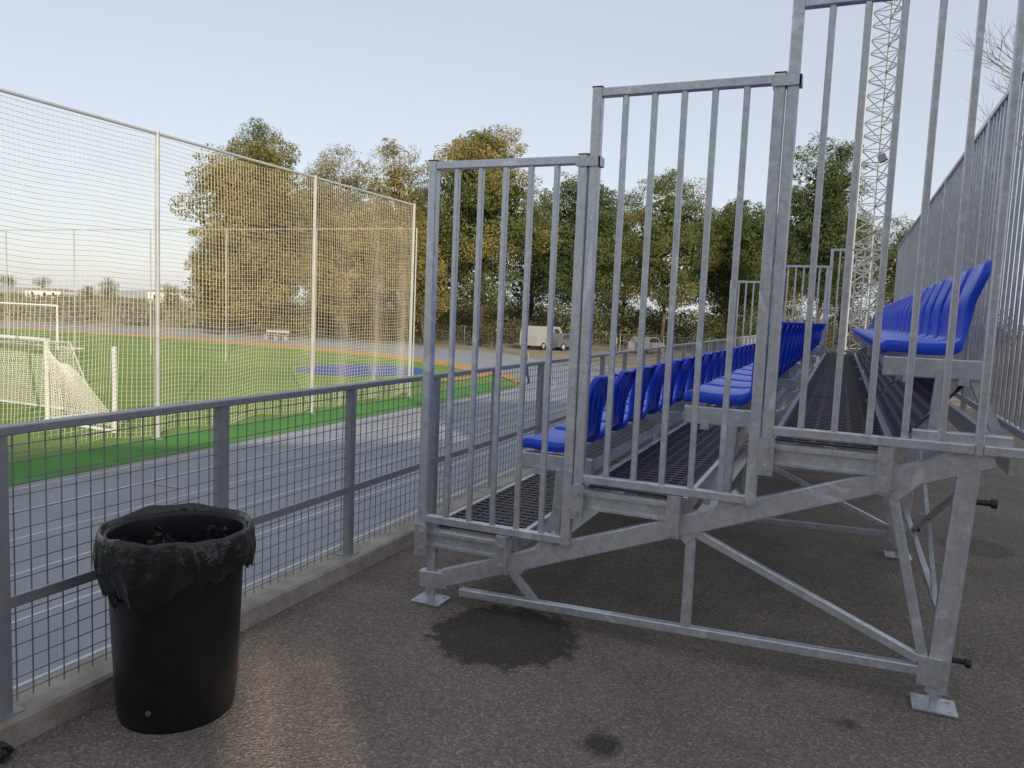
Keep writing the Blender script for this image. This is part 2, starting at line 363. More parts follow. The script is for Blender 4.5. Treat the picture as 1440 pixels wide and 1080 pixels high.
def guard(i,Y,sgn=-1):
    x=X0[i]; zb=FZ[i]+.04; zt=ZT[i]; xr=x+GW
    y=Y-.035
    m=MB()
    m.bar((x,y,zb-.19),(x,y,zt),.048,.048,ch=.006)
    pw=.048 if i<2 else .034
    m.bar((xr,y,zb-.02),(xr,y,zt),pw,pw,ch=.006)
    m.bar((x+.0245,y,zb),(xr-pw/2-.0005,y,zb),.04,.04,ch=.004)
    m.bar((x+.0245,y,zt-.022),(xr-pw/2-.0005,y,zt-.022),.04,.04,ch=.004)
    if i==2: m.bar((xr+pw/2+.0005,y,zb),(RX+.03,y,zb),.04,.04,ch=.004)
    gd=m.build('guard_railing',M['galv'],bl)
    for j in range(1,6):
        xx=x+GW*j/6
        q=MB(); q.bar((xx,y,zb+.0205),(xx,y,zt-.0425),.027,.027,ch=.004); q.build('baluster',M['galv'],gd)
    q=MB(); q.box(x-.034,x+.034,y-.034,y-.0252,zb-.20,zb-.03)
    for zz in (zb-.165,zb-.07): q.tube([(x,y-.034,zz),(x,y-.046,zz)],.014,6)
    q.build('clamp_bracket',M['galv2'],gd)
    xx=x+.475
    q=MB(); q.box(xx-.03,xx+.03,y-.04,y-.018,zb-.21,zb-.022)
    for zz in (zb-.18,zb-.08): q.tube([(xx,y-.04,zz),(xx,y-.05,zz)],.013,6)
    q.build('clamp_bracket',M['galv2'],gd)
    for xx in (x,xr):
        q=MB(); q.box(xx-.025,xx+.025,y-.025,y+.025,zt+.0005,zt+.006); q.build('post_cap',M['black'],gd)
    if i<2:
        xn=X0[i+1]
        q=MB(); q.box(xr-.032,xn+.034,y-.034,y-.0252,zt-.055,zt-.012); q.box(xr-.032,xn+.034,y+.0252,y+.034,zt-.055,zt-.012); q.box(xn+.0252,xn+.036,y-.034,y+.034,zt-.055,zt-.012)
        q.build('post_collar',M['galv2'],gd)
for i in range(3): guard(i,YB)
for i in range(3): guard(i,YE+.12)
for ki in range(NF-1):
    ya=YB+DY*ki+.0; yb=ya+DY; m=MB(); X=RX
    if ki>0: m.bar((X,ya+.0,1.0),(X,ya,2.99),.035,.04,ch=.005)
    m.bar((X,ya+.03-(.25 if ki==0 else 0),2.97),(X,yb-.03,2.97),.035,.035,ch=.004); m.bar((X,ya+.03,1.14),(X,yb-.03,1.14),.035,.035,ch=.004)
    n=18
    for j in range(1,n): m.bar((X,ya+DY*j/n,1.16),(X,ya+DY*j/n,2.95),.014,.024)
    m.build('rear_railing',M['galv2'],bl)
m=MB(); m.bar((.69,YB+.08,1.06),(.69,YE,1.06),.03,.10); m.build('rear_beam',M['galv2'],bl)
# seat shell
def seat():
    P=[(.030,-.055,.195),(.0,-.045,.205),(.0,-.012,.212),(.02,.0,.215),(.08,-.002,.217),(.18,-.010,.217),(.28,-.008,.215),(.345,.0,.210),(.372,.025,.195),(.378,.07,.172),(.384,.13,.160),(.396,.19,.168),(.420,.25,.192),(.440,.30,.200),(.455,.338,.180),(.464,.356,.150),(.475,.358,.148),(.482,.340,.150)]
    m=MB(); vs=[];nc=11
    us=[-1,-1,-.93,-.7,-.4,0,.4,.7,.93,1,1]
    for ri,(x,z,hw) in enumerate(P):
        s=min(1,max(0,(z-.0)/.12)) if ri>6 else 0
        x=x*.84; hw=hw*.93
        for ci,u in enumerate(us):
            y=hw*u; xx=x; zz=z
            if s>0: xx+= -.020*s*(u*u)
            else: zz+= .008*u*u
            if ci in (0,10):
                if ri>6: xx+=.036*s+.0; zz-=.055*(1-s)
                else: zz-=.05 if ri>1 else .0
            vs.append((xx,y,zz))
    fs=[(r*nc+c,(r+1)*nc+c,(r+1)*nc+c+1,r*nc+c+1) for r in range(len(P)-1) for c in range(nc-1)]
    m.add(vs,fs)
    for u in (-.09,0,.09):
        m.bar((.335,u,.05),(.362,u,.31),.008,.03,up=(0,1,0))
    o=m.build('seat',M['seat'],bl,smooth=True,local=True)
    a=o.modifiers.new('s','SOLIDIFY');a.thickness=.010;a.offset=0
    b_=o.modifiers.new('u','SUBSURF');b_.levels=1;b_.render_levels=1
    bake(o)
    o.data.polygons.foreach_set('use_smooth',[True]*len(o.data.polygons))
    return o
s0=seat(); first=True
NS=23; SP=(YE-YB-.05)/NS
for i in range(3):
    for j in range(NS):
        loc=Vector((SX[i],YB+.33+SP*j,SZ[i]))-ORG[bl.name]
        if first: s0.location=loc; first=False
        else: copychild(s0,bl,loc)
# ------------------------------------------------------------------ bin
bc=Vector((-2.29,2.16,0))
bn=thing('litter_bin','round black plastic bin standing by the kerb','bin',bc)
m=MB(); m.lathe([(0,.02),(.195,.02),(.20,0.0),(.208,0.0),(.213,.02),(.214,.05),(.217,.055),(.230,.30),(.243,.60),(.245,.61),(.250,.62),(.252,.70),(.256,.705),(.256,.715),(.246,.716),(.240,.70),(.236,.60),(.21,.03),(0,.03)],56,bc)
m.build('bin_body',M['bin'],bn,smooth=True)
m=MB(); q=bc+Vector((0.08,-.207,.09)); m.tube([q,q+Vector((.003,-.008,0))],.009,10); m.build('drain_plug',M['clothgrey'],bn)
m=MB(); n=240; vs=[]
prof=[(.10,.25),(.17,.34),(.205,.46),(.222,.56),(.236,.64),(.250,.70),(.260,.731),(.265,.736),(.270,.731),(.275,.712),(.280,.68),(.284,.65),(.285,.62),(.281,.595),(.275,.57),(.269,.55)]
for pi_,(r,z) in enumerate(prof):
    for j in range(n):
        th=2*PI*j/n; d=Vector((math.cos(th),math.sin(th),0))
        out=max(0,(pi_-7)/8); inn=max(0,(6-pi_)/6)
        tw=z*2.5+.5*noise.noise(Vector((d.x*2,d.y*2,0)))
        d2=Vector((math.cos(th+tw*.3),math.sin(th+tw*.3),0))
        pl=noise.noise(Vector((d2.x*6,d2.y*6,z*2)))*.015+noise.noise(Vector((d2.x*15,d2.y*15,z*3+5)))*.008
        pl+=(.35-abs(noise.noise(Vector((d2.x*10,d2.y*10,z*4+8)))))*.013
        rr=r+pl*(.12+1.0*out+.9*inn)+.03*inn*noise.noise(Vector((d.x*3,d.y*3,z*2)))+.012*out*noise.noise(Vector((d.x*2,d.y*2,3)))
        hang=.060*noise.noise(Vector((d.x*1.6,d.y*1.6,9)))+.028*noise.noise(Vector((d.x*6,d.y*6,4)))+.012*noise.noise(Vector((d.x*20,d.y*20,4)))*(out>.8)
        zz=z+noise.noise(Vector((d.x*2.0,d.y*2.0,1.5)))*.016*min(1,(abs(pi_-2)/4))+noise.noise(Vector((d.x*6,d.y*6,1.5)))*.004+out*hang
        if pi_>8: rr=max(rr,.259)
        vs.append((bc.x+d.x*rr,bc.y+d.y*rr,zz))
fs=[(i*n+j,i*n+(j+1)%n,(i+1)*n+(j+1)%n,(i+1)*n+j) for i in range(len(prof)-1) for j in range(n)]
fs.append(tuple(range(n))[::-1])
m.add(vs,fs)
ft=[]
for a in range(7):
    for b2 in range(7):
        u=(a/6-.5)*.11*(1-b2/9); z=.62-.14*b2/6
        th=math.atan2(-.262,-.05)+u/.27; rr=.281+.008*math.sin(a*1.7+b2)-.033*b2/6
        ft.append((bc.x+rr*math.cos(th),bc.y+rr*math.sin(th),z+.01*math.sin(a*2.1)))
m.add(ft,[(a*7+b2,(a+1)*7+b2,(a+1)*7+b2+1,a*7+b2+1) for a in range(6) for b2 in range(6)])
o=m.build('bin_liner',M['liner'],smooth=True); 
tag(o,'crumpled black plastic liner folded over the rim of the bin','bin liner')
# black scrap at the picture's lower left corner, lying on the kerb edge
m=MB(); c0=ground(-6,1062,.03); vs=[]; nu,nv=14,9
for a in range(nv):
    for b2 in range(nu):
        th=2*PI*b2/nu; ph=PI*a/(nv-1); d=Vector((math.sin(ph)*math.cos(th),math.sin(ph)*math.sin(th),math.cos(ph)))
        k_=1+.5*noise.noise(d*3); vs.append((c0.x+d.x*.035*k_,c0.y+d.y*.05*k_,.035+d.z*.03*k_))
m.add(vs,[(a*nu+b2,a*nu+(b2+1)%nu,(a+1)*nu+(b2+1)%nu,(a+1)*nu+b2) for a in range(nv-1) for b2 in range(nu)])
tag(m.build('plastic_scrap',M['liner'],smooth=True),'black crumpled scrap at the bottom left corner by the kerb','litter')
m=MB()
for i in range(1300):
    if i<900: x=-2.55+abs(random.gauss(0,.08)); y=random.uniform(.6,9)
    else: x=random.uniform(-2.5,2.2); y=random.uniform(1.2,6)
    s=random.uniform(.003,.008)*(1.2 if i<900 else .7)
    a=random.random()*6
    vs=[(x+s*math.cos(a+t)*random.uniform(.7,1.3),y+s*math.sin(a+t)*random.uniform(.7,1.3),0.0) for t in (0,1.57,3.14,4.71)]
    m.add(vs+[(x,y,s*.9)],[(0,1,4),(1,2,4),(2,3,4),(3,0,4)])
tag(m.build('gravel',M['stone']),'loose grit and small stones along the kerb and yard','gravel',kind='stuff')
# ------------------------------------------------------------------ ball nets
NX=-13.95; ZT1=5.1; bay=5.45; ny0=1.7
def net_side():
    th=thing('ball_stop_net','tall cream ball net on pale poles between track and pitch','net',(NX,ny0,LOW))
    for k_ in range(5):
        y=ny0+bay*k_; m=MB(); m.tube([(NX,y,LOW),(NX,y,ZT1+.05)],.05,10); m.lathe([(.12,0),(.12,.02),(.05,.02)],10,(NX,y,LOW+.01)); m.build('pole',M['pole'],th,smooth=False)
    m=MB(); m.tube([(NX,ny0,ZT1),(NX,ny0+bay*4,ZT1)],.035,8); m.build('top_tube',M['pole'],th)
    cell=.10
    for k_ in range(4):
        m=MB(); y0=ny0+bay*k_
        nv=int(bay/cell); nh=int((ZT1-LOW-.15)/cell)
        ph=k_*1.7
        def P(s,v):
            y=y0+.06+(bay-.12)*s; z=ZT1-.05-(ZT1-LOW-.2)*v
            x=NX+.14*math.sin(PI*v)*math.sin(PI*s)+ (.02+.08*v)*math.sin(2*PI*s*(2+k_%2)+ph)*math.sin(PI*s)**.5
            y+= .08*math.sin(PI*v*.9+ph)*math.sin(PI*s)+ .05*v*math.sin(2*PI*s*3+ph)
            z-= .05*math.sin(PI*s)*(1-v)+.05*math.sin(2*PI*s*2+ph)*v
            return (x,y,max(z,LOW+.03))
        for a in range(nv+1): m.tube([P(a/nv,v/16) for v in range(17)],.0050,3,False)
        for c in range(nh+1): m.tube([P(a/24,c/nh) for a in range(25)],.0050,3,False)
        m.build('netting',M['net'],th)
net_side()
EY=30.3
ex=[atY(px,EY).x for px in (583,443,318,212,105,10,-90)]
th=thing('end_net','distant thin ball net across the pitch behind the far goal','net',(ex[2],EY,LOW))
for x in ex: 
    m=MB(); m.tube([(x,EY,LOW),(x,EY,ZT1)],.032,8); m.build('pole',M['pole'],th)
m=MB(); m.tube([(ex[0],EY,ZT1-.02),(ex[-1],EY,ZT1-.02)],.02,6); m.build('top_cable',M['pole'],th)
m=MB(); W=ex[0]-ex[-1]
for a in range(int(W/.3)): m.tube([(ex[0]-a*.3,EY+.1*math.sin(a*.3),ZT1-.05),(ex[0]-a*.3+.05*math.sin(a),EY+.1*math.sin(a*.3),LOW+.05)],.0022,3,False)
for c in range(22): m.tube([(ex[0]-W*a/40,EY+.05*math.sin(a),ZT1-.05-c*.3) for a in range(41)],.0022,3,False)
m.build('netting',M['net'],th)
def goal(x0,x1,y,h,dp,label,cell=.12,rr=.05,nr=.0055,drape=None):
    th=thing('football_goal',label,'goal',((x0+x1)/2,y,LOW))
    for x in (x0,x1):
        m=MB(); m.tube([(x,y,LOW),(x,y,LOW+h)],rr,12); m.build('goal_post',M['white'],th,smooth=False)
    m=MB(); m.tube([(x0+.05,y,LOW+h),(x1-.05,y,LOW+h)],rr,12); m.build('crossbar',M['white'],th)
    m=MB()
    for x in (x0,x1):
        m.tube([(x,y,LOW+.04),(x,y+dp,LOW+.04)],.03,8)
        if drape or x==x1: m.tube([(x,y,LOW+h-.03),(x,y+dp*.45,LOW+h-.06),(x,y+dp,LOW+.04)],.02,8)
    m.tube([(x0,y+dp,LOW+.04),(x1,y+dp,LOW+.04)],.03,8); m.build('support_frame',M['white'],th)
    m=MB(); W=abs(x1-x0); n=int(W/cell); s=1 if x1>x0 else -1
    def Q(a,v):
        if v<.25: yy=y+dp*.45*v/.25; zz=LOW+h-.05-.12*math.sin(a*PI)*(v/.25)
        else:
            t=(v-.25)/.75; yy=y+dp*(.45+.55*t)+.12*math.sin(a*9)*math.sin(PI*t)-.15*math.sin(PI*t); zz=LOW+h-.05-(h-.1)*t-.12*math.sin(a*PI)*(1-t)
        return (x0+(x1-x0)*a,yy,zz)
    for a in range(n+1): m.tube([Q(a/n,v/14) for v in range(15)],nr,3,False)
    nvv=int((h+dp)/cell)
    for v in range(nvv): m.tube([Q(a/20,v/(nvv-1)) for a in range(21)],nr,3,False)
    for x in (x0,x1):
        for j in range(1,int(dp/cell)):
            yy=y+j*cell; zz=h-.08 if j*cell<dp*.45 else (h-.08)*(1-(j*cell-dp*.45)/(dp*.55))
            m.tube([(x,yy,LOW+.04),(x,yy,LOW+max(.1,zz))],nr,3,False)
        for j in range(1,int(h/cell)):
            zz=j*cell; ymax=dp*(.45+.55*(1-zz/h)); m.tube([(x,y,LOW+zz),(x,y+ymax,LOW+zz)],nr,3,False)
    if drape:
        def D_(a,v):
            reach=.35*drape*a*(1-v)+drape*(v**.8)*a
            return (x0+.03+min(reach,drape*a),y-.05+.3*math.sin(a*5)*v*(1-v)+.3*a*v,LOW+.04+(h-.1)*(1-v)*(1-.25*a)-.16*math.sin(PI*a)*(1-v))
        na=int(drape/cell)
        for a in range(na+1): m.tube([D_(a/na,v/16) for v in range(17)],nr,3,False)
        for v in range(1,int(h/cell)+1): m.tube([D_(a/10,v/int(h/cell)) for a in range(11)],nr,3,False)
    m.build('goal_net',M['whitenet'],th)
goal(-18.0,-24.0,12.9,2.0,1.4,'white football goal with dense sagging net cut by the left edge',.08,.055,.0075,drape=2.2)
th=thing('upright_post','short white upright on a foot bar beside the left goal','post',(-15.3,12.6,LOW))
m=MB(); m.tube([(-15.3,12.6,LOW),(-15.3,12.6,LOW+2.0)],.055,12); m.build('upright',M['white'],th)
m=MB(); m.tube([(-15.36,12.6,LOW+.04),(-17.9,12.75,LOW+.04)],.035,8); m.build('foot_bar',M['white'],th)
pf=col(80,42); goal(pf.x,pf.x-7.3,pf.y,2.44,1.6,'large white football goal farther away on the pitch',.25,.05,.0016)
# ------------------------------------------------------------------ trees
def leafcloud(mb,c,rad,n,ls,rng,nm=1,flat=.75,ex=.6):
    V=mb.v; Fc=mb.f; Mi=mb.m; u=rng.uniform
    for _ in range(n):
        while True:
            d=Vector((u(-1,1),u(-1,1),u(-1,1))); l=d.length
            if .05<l<1: break
        d=d*(l**(ex-1))
        p=Vector((c.x+d.x*rad,c.y+d.y*rad,c.z+d.z*rad*flat))
        nrm=(d+Vector((u(-.8,.8),u(-.8,.8),u(-.5,.9)))).normalized()
        a=nrm.orthogonal().normalized(); b=nrm.cross(a); t=rng.random()*6.28
        a2=a*math.cos(t)+b*math.sin(t); b2=nrm.cross(a2); s=ls*u(.6,1.4)
        k=len(V); V+= [p-a2*s,p-b2*s*.42+a2*s*.1,p+a2*s,p+b2*s*.42]; Fc.append((k,k+1,k+2,k+3)); Mi.append(rng.choice(nm) if isinstance(nm,(list,tuple)) else 0)
def tree(label,xl,xr,ytop,ybot,D,mats,seed,nl=5200,z0=LOW,trunkpx=None,weights=None,name='pine_tree',core=True):
    rng=random.Random(seed); xc=(xl+xr)/2; base=col(trunkpx or xc,D,z0); ctr=col(xc,D)
    W=(xr-xl)*D/F0; yh=hor(xc); zt=H+(yh-ytop)*D/F0; zb=H+(yh-ybot)*D/F0
    th=thing(name,label,'tree',base)
    cz=(zt+zb)/2; hz=(zt-zb)/2; cl=[]
    nclump=int(max(34,min(150,66*(zt-zb)/W))); tries=0
    while len(cl)<nclump and tries<9000:
        tries+=1
        d=Vector((rng.uniform(-1,1),rng.uniform(-1,1),rng.uniform(-1,1)))
        if d.length>1.12: continue
        wz=1.0-.25*max(0,d.z)**2-.15*max(0,-d.z)
        k_=.86+.40*noise.noise(Vector((d.x*2+seed,d.y*2,d.z*2)))
        r=W*rng.uniform(.09,.17)
        p=Vector((ctr.x+d.x*(W/2-r*.6)*k_*wz*1.15,ctr.y+d.y*(W/2-r*.6)*k_*wz,cz+d.z*(hz-r*.5)*.95))
        if any((p-q).length<r*.52 for q,_ in cl): continue
        cl.append((p,r))
    m=MB(); per=int(nl*3.0/len(cl))
    ls=max(.085,W*.0105)
    for p,r in cl:
        ups=(p.z-zb)/(zt-zb)
        main=0
        if len(mats)>1: main=1 if rng.random()<(weights(ups) if weights else .3) else 0
        opts=[main]*11+[1-main if len(mats)>1 else 0]
        leafcloud(m,p,r,int(per*.72*(r/(W*.13))**2),ls,rng,opts,.62,.75)
        for _ in range(5):
            dd=Vector((rng.uniform(-1,1),rng.uniform(-1,1),rng.uniform(-.3,1))).normalized()
            leafcloud(m,p+dd*r*.95,r*rng.uniform(.28,.48),int(per*.09),ls*.9,rng,opts,.7)
    if core:
        for p,r in cl:
            q=p.lerp(Vector((ctr.x,ctr.y,cz)),.35); leafcloud(m,q,r*1.1,int(per*.07),ls*2.5,rng,[0],.7,1.0)
    m.build('crown',mats,th)
    t=MB(); top=Vector((ctr.x,ctr.y,zb+(zt-zb)*.7)); r0=max(.14,W*.022)
    mid=base.lerp(top,.45)+Vector((rng.uniform(-.4,.4),rng.uniform(-.4,.4),0))
    t.tube([base-Vector((0,0,.1)),base.lerp(mid,.5)+Vector((rng.uniform(-.2,.2),0,0)),mid,mid.lerp(top,.5),top],[r0,r0*.85,r0*.7,r0*.45,r0*.15],8)
    for p,r in rng.sample(cl,min(14,len(cl))):
        f=min(.95,max(.25,(p.z-base.z)/(top.z-base.z)-.2)); s=base.lerp(mid,f/.45) if f<.45 else mid.lerp(top,(f-.45)/.55)
        t.tube([s,s.lerp(p,.5)+Vector((0,0,.25)),p],[r0*.35,r0*.22,r0*.08],5)
    t.build('trunk',M['bark'],th,smooth=True)
G,DK,YL,OL=M['lf_green'],M['lf_dark'],M['lf_yel'],M['lf_olive']
top_y=lambda u:.75 if u>.62 else .2
tree('tall broad pine seen through the left half of the ball net',256,462,192,458,70,[OL,YL],1,20000,weights=lambda u:.15 if u>.8 else .45)
tree('green treetop rising above the net top tube behind the broad pine',310,408,174,330,78,[G,OL],2,7000,trunkpx=350)
tree('narrow olive tree whose top shows just right of the broad pine',405,520,200,458,76,[OL,YL],3,13000,weights=lambda u:.4)
tree('dry yellow crowned tree between the net end pole and narrow olive tree',490,622,204,456,72,[YL,OL],4,14000,weights=lambda u:.4)
tree('largest yellow topped tree behind the lowest guard railing',590,760,168,440,68,[G,YL],5,21000,weights=top_y)
tree('dark green pine behind the gap between first and second guard railings',734,884,248,448,72,[G,DK],6,15000,weights=lambda u:.5)
tree('rounded green pine behind the middle of the second guard railing',862,1000,244,446,70,[G,OL],7,14000)
tree('lower pine behind the right bars of the second guard railing',955,1104,280,450,76,[G,DK],8,13000)
tree('dark pine just left of the lattice mast',1080,1212,196,446,60,[DK,G],9,15000)
tree('small green tree just right of the lattice mast base',1205,1290,300,462,75,[G,OL],10,6000)
tree('low pine filling in behind the dark pine and mast',1130,1235,285,462,82,[G,DK],11,8000)
tree('olive tree in second row behind the dry yellow crowned tree',545,665,250,464,88,[OL,G],12,9000)
tree('second row pine behind the largest yellow topped tree',690,810,262,464,88,[G,OL],13,9000)
tree('second row pine between dark green and rounded green pines',815,935,266,464,88,[G,OL],14,9000)
tree('second row tree behind the two lower central pines',940,1110,286,464,90,[OL,DK],15,10000)
tree('brownish tree behind the lower right of the ball net',415,565,280,462,66,[YL,OL],16,12000,weights=lambda u:.6)
tree('low olive tree at the foot of the broad pine, on its left',262,350,330,464,68,[OL,YL],17,6000,weights=lambda u:.4)
tree('low pine filling the gap between the central pines and dark pine',1040,1150,305,464,84,[OL,G],18,7000)
tree('low brownish tree between net end pole and largest tree',555,640,300,462,66,[YL,OL],19,5000)
for i,(xl,xr,yt,yb,D,lb) in enumerate([(138,168,388,428,150,'small lone dark tree far beyond the pitch near the white houses'),(-5,30,384,406,330,'tiny far tree on the skyline at the left edge'),(45,75,386,408,330,'tiny far tree on the skyline second from the left edge'),(222,258,396,440,130,'bushy far tree just left of the broad pine'),(112,136,400,424,240,'low far bush tree left of the lone dark tree')]):
    tree(lb,xl,xr,yt,yb,D,[OL,G],30+i,1200)
def scrub(name,label,cat,spots,mt,seed,ls,per,nm=0):
    rng=random.Random(seed); m=MB()
    for p,r in spots: leafcloud(m,p,r,per,ls*r,rng,[rng.choice(nm)] if nm else 0,.7)
    return tag(m.build(name,mt),label,cat,kind='stuff')
rng=random.Random(5); sp=[]
for i in range(380):
    x=rng.uniform(300,1290); D=rng.uniform(68,98); r=rng.uniform(.6,1.8)*(1.5 if D>84 else 1); sp.append((col(x,D,LOW+r*rng.uniform(.4,1.2)),r))
scrub('undergrowth','brown and olive undergrowth below the row of pines','undergrowth',sp,[M['lf_brown'],OL,DK],6,.10,160,[0,0,1,2])
sp=[]
for i in range(170):
    x=rng.uniform(285,1420); D=rng.uniform(108,135); r=rng.uniform(2.0,3.6); sp.append((col(x,D,LOW+r*rng.uniform(.4,1.5)),r))
scrub('far_wood','far belt of wood seen between trunks behind the row of pines','wood',sp,[DK,OL,M['lf_brown']],9,.075,300,[0,0,1,2])
sp=[]
for i in range(800):
    x=rng.uniform(-80,620); D=80*math.exp(rng.uniform(0,1.55)); r=rng.uniform(.8,1.9)*(D/110)**.35; sp.append((col(x,D,LOW+r*.4),r))
scrub('scrub','pale olive scrub covering the land beyond the pitch','scrub',sp,M['lf_scrub'],8,.2,46)
m=MB(); n=60; vs=[]
for i in range(n+1):
    x=-300+i*40; p=col(x,900); hgt=H+5+9*(noise.noise(Vector((i*.16,3,0)))+.1)
    vs+=[(p.x,p.y,LOW-1),(p.x,p.y,max(1.5,hgt))]
m.add(vs,[(2*i,2*i+2,2*i+3,2*i+1) for i in range(n)])
struct('hills',m,mat('haze_tinted_hill',(.24,.27,.29),(.28,.31,.32),.02,.95),'low hazy hills on the far skyline','hill')  # distance haze is painted into the pale bluish hill colour
def house(label,xc,D,w,h):
    b=col(xc,D,LOW); th=thing('house',label,'house',b,R(20))
    m=MB(); m.box(-w/2,w/2,-w*.3,w*.3,0,h); m.build('wall',M['housew'],th,local=True)
    m=MB(); m.add([(-w/2-.3,-w*.3-.3,h),(w/2+.3,-w*.3-.3,h),(w/2+.3,w*.3+.3,h),(-w/2-.3,w*.3+.3,h),(-w/2,0,h+w*.06),(w/2,0,h+w*.06)],[(0,1,5,4),(2,3,4,5),(0,4,3),(1,2,5),(3,2,1,0)]); m.build('roof',M['roof'],th,local=True)
    for k_ in (-.3,.05,.3):
        m=MB(); m.box(w*k_-.5,w*k_+.5,-w*.3-.05,-w*.3-.005,h*.4,h*.75); m.build('window',M['glass'],th,local=True)
house('low white house on the far land above the left pitch',240,260,12,4.6)
house('long white farmhouse far away beside the lone dark tree',70,320,15,3.6)
# ------------------------------------------------------------------ lattice mast
b=col(1213,25,0); th=thing('lattice_mast','tall grey steel lattice mast behind the bleacher','mast',b)
HT=19; wd=.50
cs=[Vector((b.x+wd*math.cos(a),b.y+wd*math.sin(a),0)) for a in (R(80),R(200),R(320))]
for c in cs:
    m=MB(); m.tube([c,c+Vector((0,0,HT))],.038,6); m.build('leg',M['mast'],th)
m=MB(); nseg=int(HT/.42)
for k_ in range(nseg):
    z=k_*.42
    for a in range(3):
        p,q=cs[a],cs[(a+1)%3]
        if k_%2: p,q=q,p
        m.tube([p+Vector((0,0,z)),q+Vector((0,0,z+.42))],.018,4); m.tube([p+Vector((0,0,z)),q+Vector((0,0,z))],.014,4)
m.build('lattice_bracing',M['mast'],th)
m=MB(); zc=H+(hor(1240)-237)*25/F0; m.bar((b.x+.05,b.y-.55,zc),(b.x+.25,b.y-.60,zc+.1),.16,.22); m.build('lamp_housing',M['clothgrey'],th)
m=MB(); m.box(b.x-.6,b.x+.6,b.y-.6,b.y+.6,0,.12); m.build('concrete_base',M['kerb'],th)
def bare(label,base,h,seed):
    rng=random.Random(seed); th=thing('bare_tree',label,'tree',base); t=MB(); tr=MB()
    def br(mb,p,d,l,r,lev):
        q=p+d*l*.5+Vector((rng.uniform(-.05,.05),rng.uniform(-.05,.05),0))*l; e=q+(d+Vector((rng.uniform(-.15,.15),rng.uniform(-.15,.15),.1))).normalized()*l*.5
        mb.tube([p,q,e],[r,r*.8,r*.6],5 if lev<3 else 3,False)
        if lev>=6: return
        for _ in range(3 if lev>0 else 4):
            nd=(d+Vector((rng.uniform(-.8,.8),rng.uniform(-.8,.8),rng.uniform(-.15,.6)))).normalized()
            br(t,q.lerp(e,rng.random()),nd,l*rng.uniform(.6,.8),r*.55,lev+1)
    br(tr,base,Vector((0,0,1)),h*.38,h*.014,0)
    tr.build('trunk',M['bark2'],th); t.build('branch',M['bark2'],th)
bare('leafless grey tree reaching into the top right corner',col(1550,34,0),18,3)
# ------------------------------------------------------------------ far fence and small things
fy=62
th=thing('chain_link_fence','low grey wire fence running along the far side of the track','fence',(-40,fy,LOW))
for k_ in range(26):
    x=-96+3.6*k_; m=MB(); m.tube([(x,fy,LOW),(x,fy,LOW+1.7)],.035,5); m.build('post',M['fence'],th)
m=MB()
for z in (.1,.6,1.1,1.65): m.tube([(-96,fy,LOW+z),(-6,fy,LOW+z)],.012,4)
for k_ in range(300): m.tube([(-96+.3*k_,fy,LOW),(-96+.3*k_,fy,LOW+1.65)],.006,3,False)
m.build('wire_mesh',M['wire'],th)
p=ground(388,478,LOW); th=thing('bench','white bench standing beyond the pitch left of the net poles','bench',p)
m=MB(); m.box(-1.2,1.2,-.2,.2,.40,.44); m.build('seat',M['pole'],th,local=True)
m=MB(); m.box(-1.2,1.2,.2,.23,.6,.8); m.build('backrest',M['pole'],th,local=True)
for sx in (-1.0,0,1.0):
    m=MB(); m.box(sx-.03,sx+.03,-.18,.195,0,.395); m.box(sx-.03,sx+.03,.2,.225,.445,.595); m.build('leg',M['pole'],th,local=True)
def car(label,px,D,rz,colr,van=False):
    p=col(px,D,LOW); th=thing('parked_car' if not van else 'parked_van',label,'van' if van else 'car',p,rz)
    cm=mat('car_paint',colr,rough=.25,spec=.6)
    if van: pr=[(-2.4,.35),(2.4,.35),(2.45,.8),(2.2,1.1),(1.6,1.95),(-2.3,2.0),(-2.42,1.2)]
    else: pr=[(-2.0,.3),(2.05,.3),(2.1,.65),(1.9,.82),(1.0,.95),(.45,1.42),(-1.2,1.45),(-1.85,1.0),(-2.05,.9)]
    m=MB(); n=len(pr); vs=[]
    for y in (-.86,.86):
        for (x,z) in pr: vs.append((x,y*(1-.12*max(0,z-.9)),z))
    m.add(vs,[(i,(i+1)%n,n+(i+1)%n,n+i) for i in range(n)]+[tuple(range(n))[::-1],tuple(range(n,2*n))]); 
    m.build('body',cm,th,local=True)
    for s in (-1,1):
        m=MB()
        if van: q=[(.6,1.15),(1.75,1.15),(1.35,1.75),(.6,1.78)]
        else: q=[(-1.5,1.0),(.75,.98),(.35,1.34),(-1.15,1.36)]
        m.add([(x,s*(.862*(1-.12*max(0,z-.9))+.004),z) for x,z in q],[(0,1,2,3) if s<0 else (3,2,1,0)]); m.build('side_window',M['glass'],th,local=True)
        for wx in (-1.3,1.35):
            m=MB(); m.tube([(wx,s*.68,.32),(wx,s*.88,.32)],.32,16); w=m.build('wheel',M['tyre'],th,local=True)
            m=MB(); m.tube([(wx,s*.87,.32),(wx,s*.89,.32)],.19,12); m.build('rim',M['pole'],w,local=True)
        m=MB(); m.box(2.02 if not van else 2.4,2.12 if not van else 2.47,s*.6-.12,s*.6+.12,.6,.74); m.build('headlight',M['white'],th,local=True)
    m=MB()
    if van: q=[(2.215,1.12),(1.63,1.9)]
    else: q=[(1.02,.97),(.48,1.40)]
    m.add([(q[0][0],-.72,q[0][1]),(q[0][0],.72,q[0][1]),(q[1][0],.66,q[1][1]),(q[1][0],-.66,q[1][1])],[(0,1,2,3)]); m.build('windscreen',M['glass'],th,local=True)
car('pale van parked under the trees behind the first guard railing',765,67,R(80),(.34,.34,.33),True)
car('grey car parked under the trees just right of the pale van',797,67,R(70),(.12,.125,.13))
car('pale car parked among the pines behind the second guard railing',912,67,R(80),(.28,.28,.27))
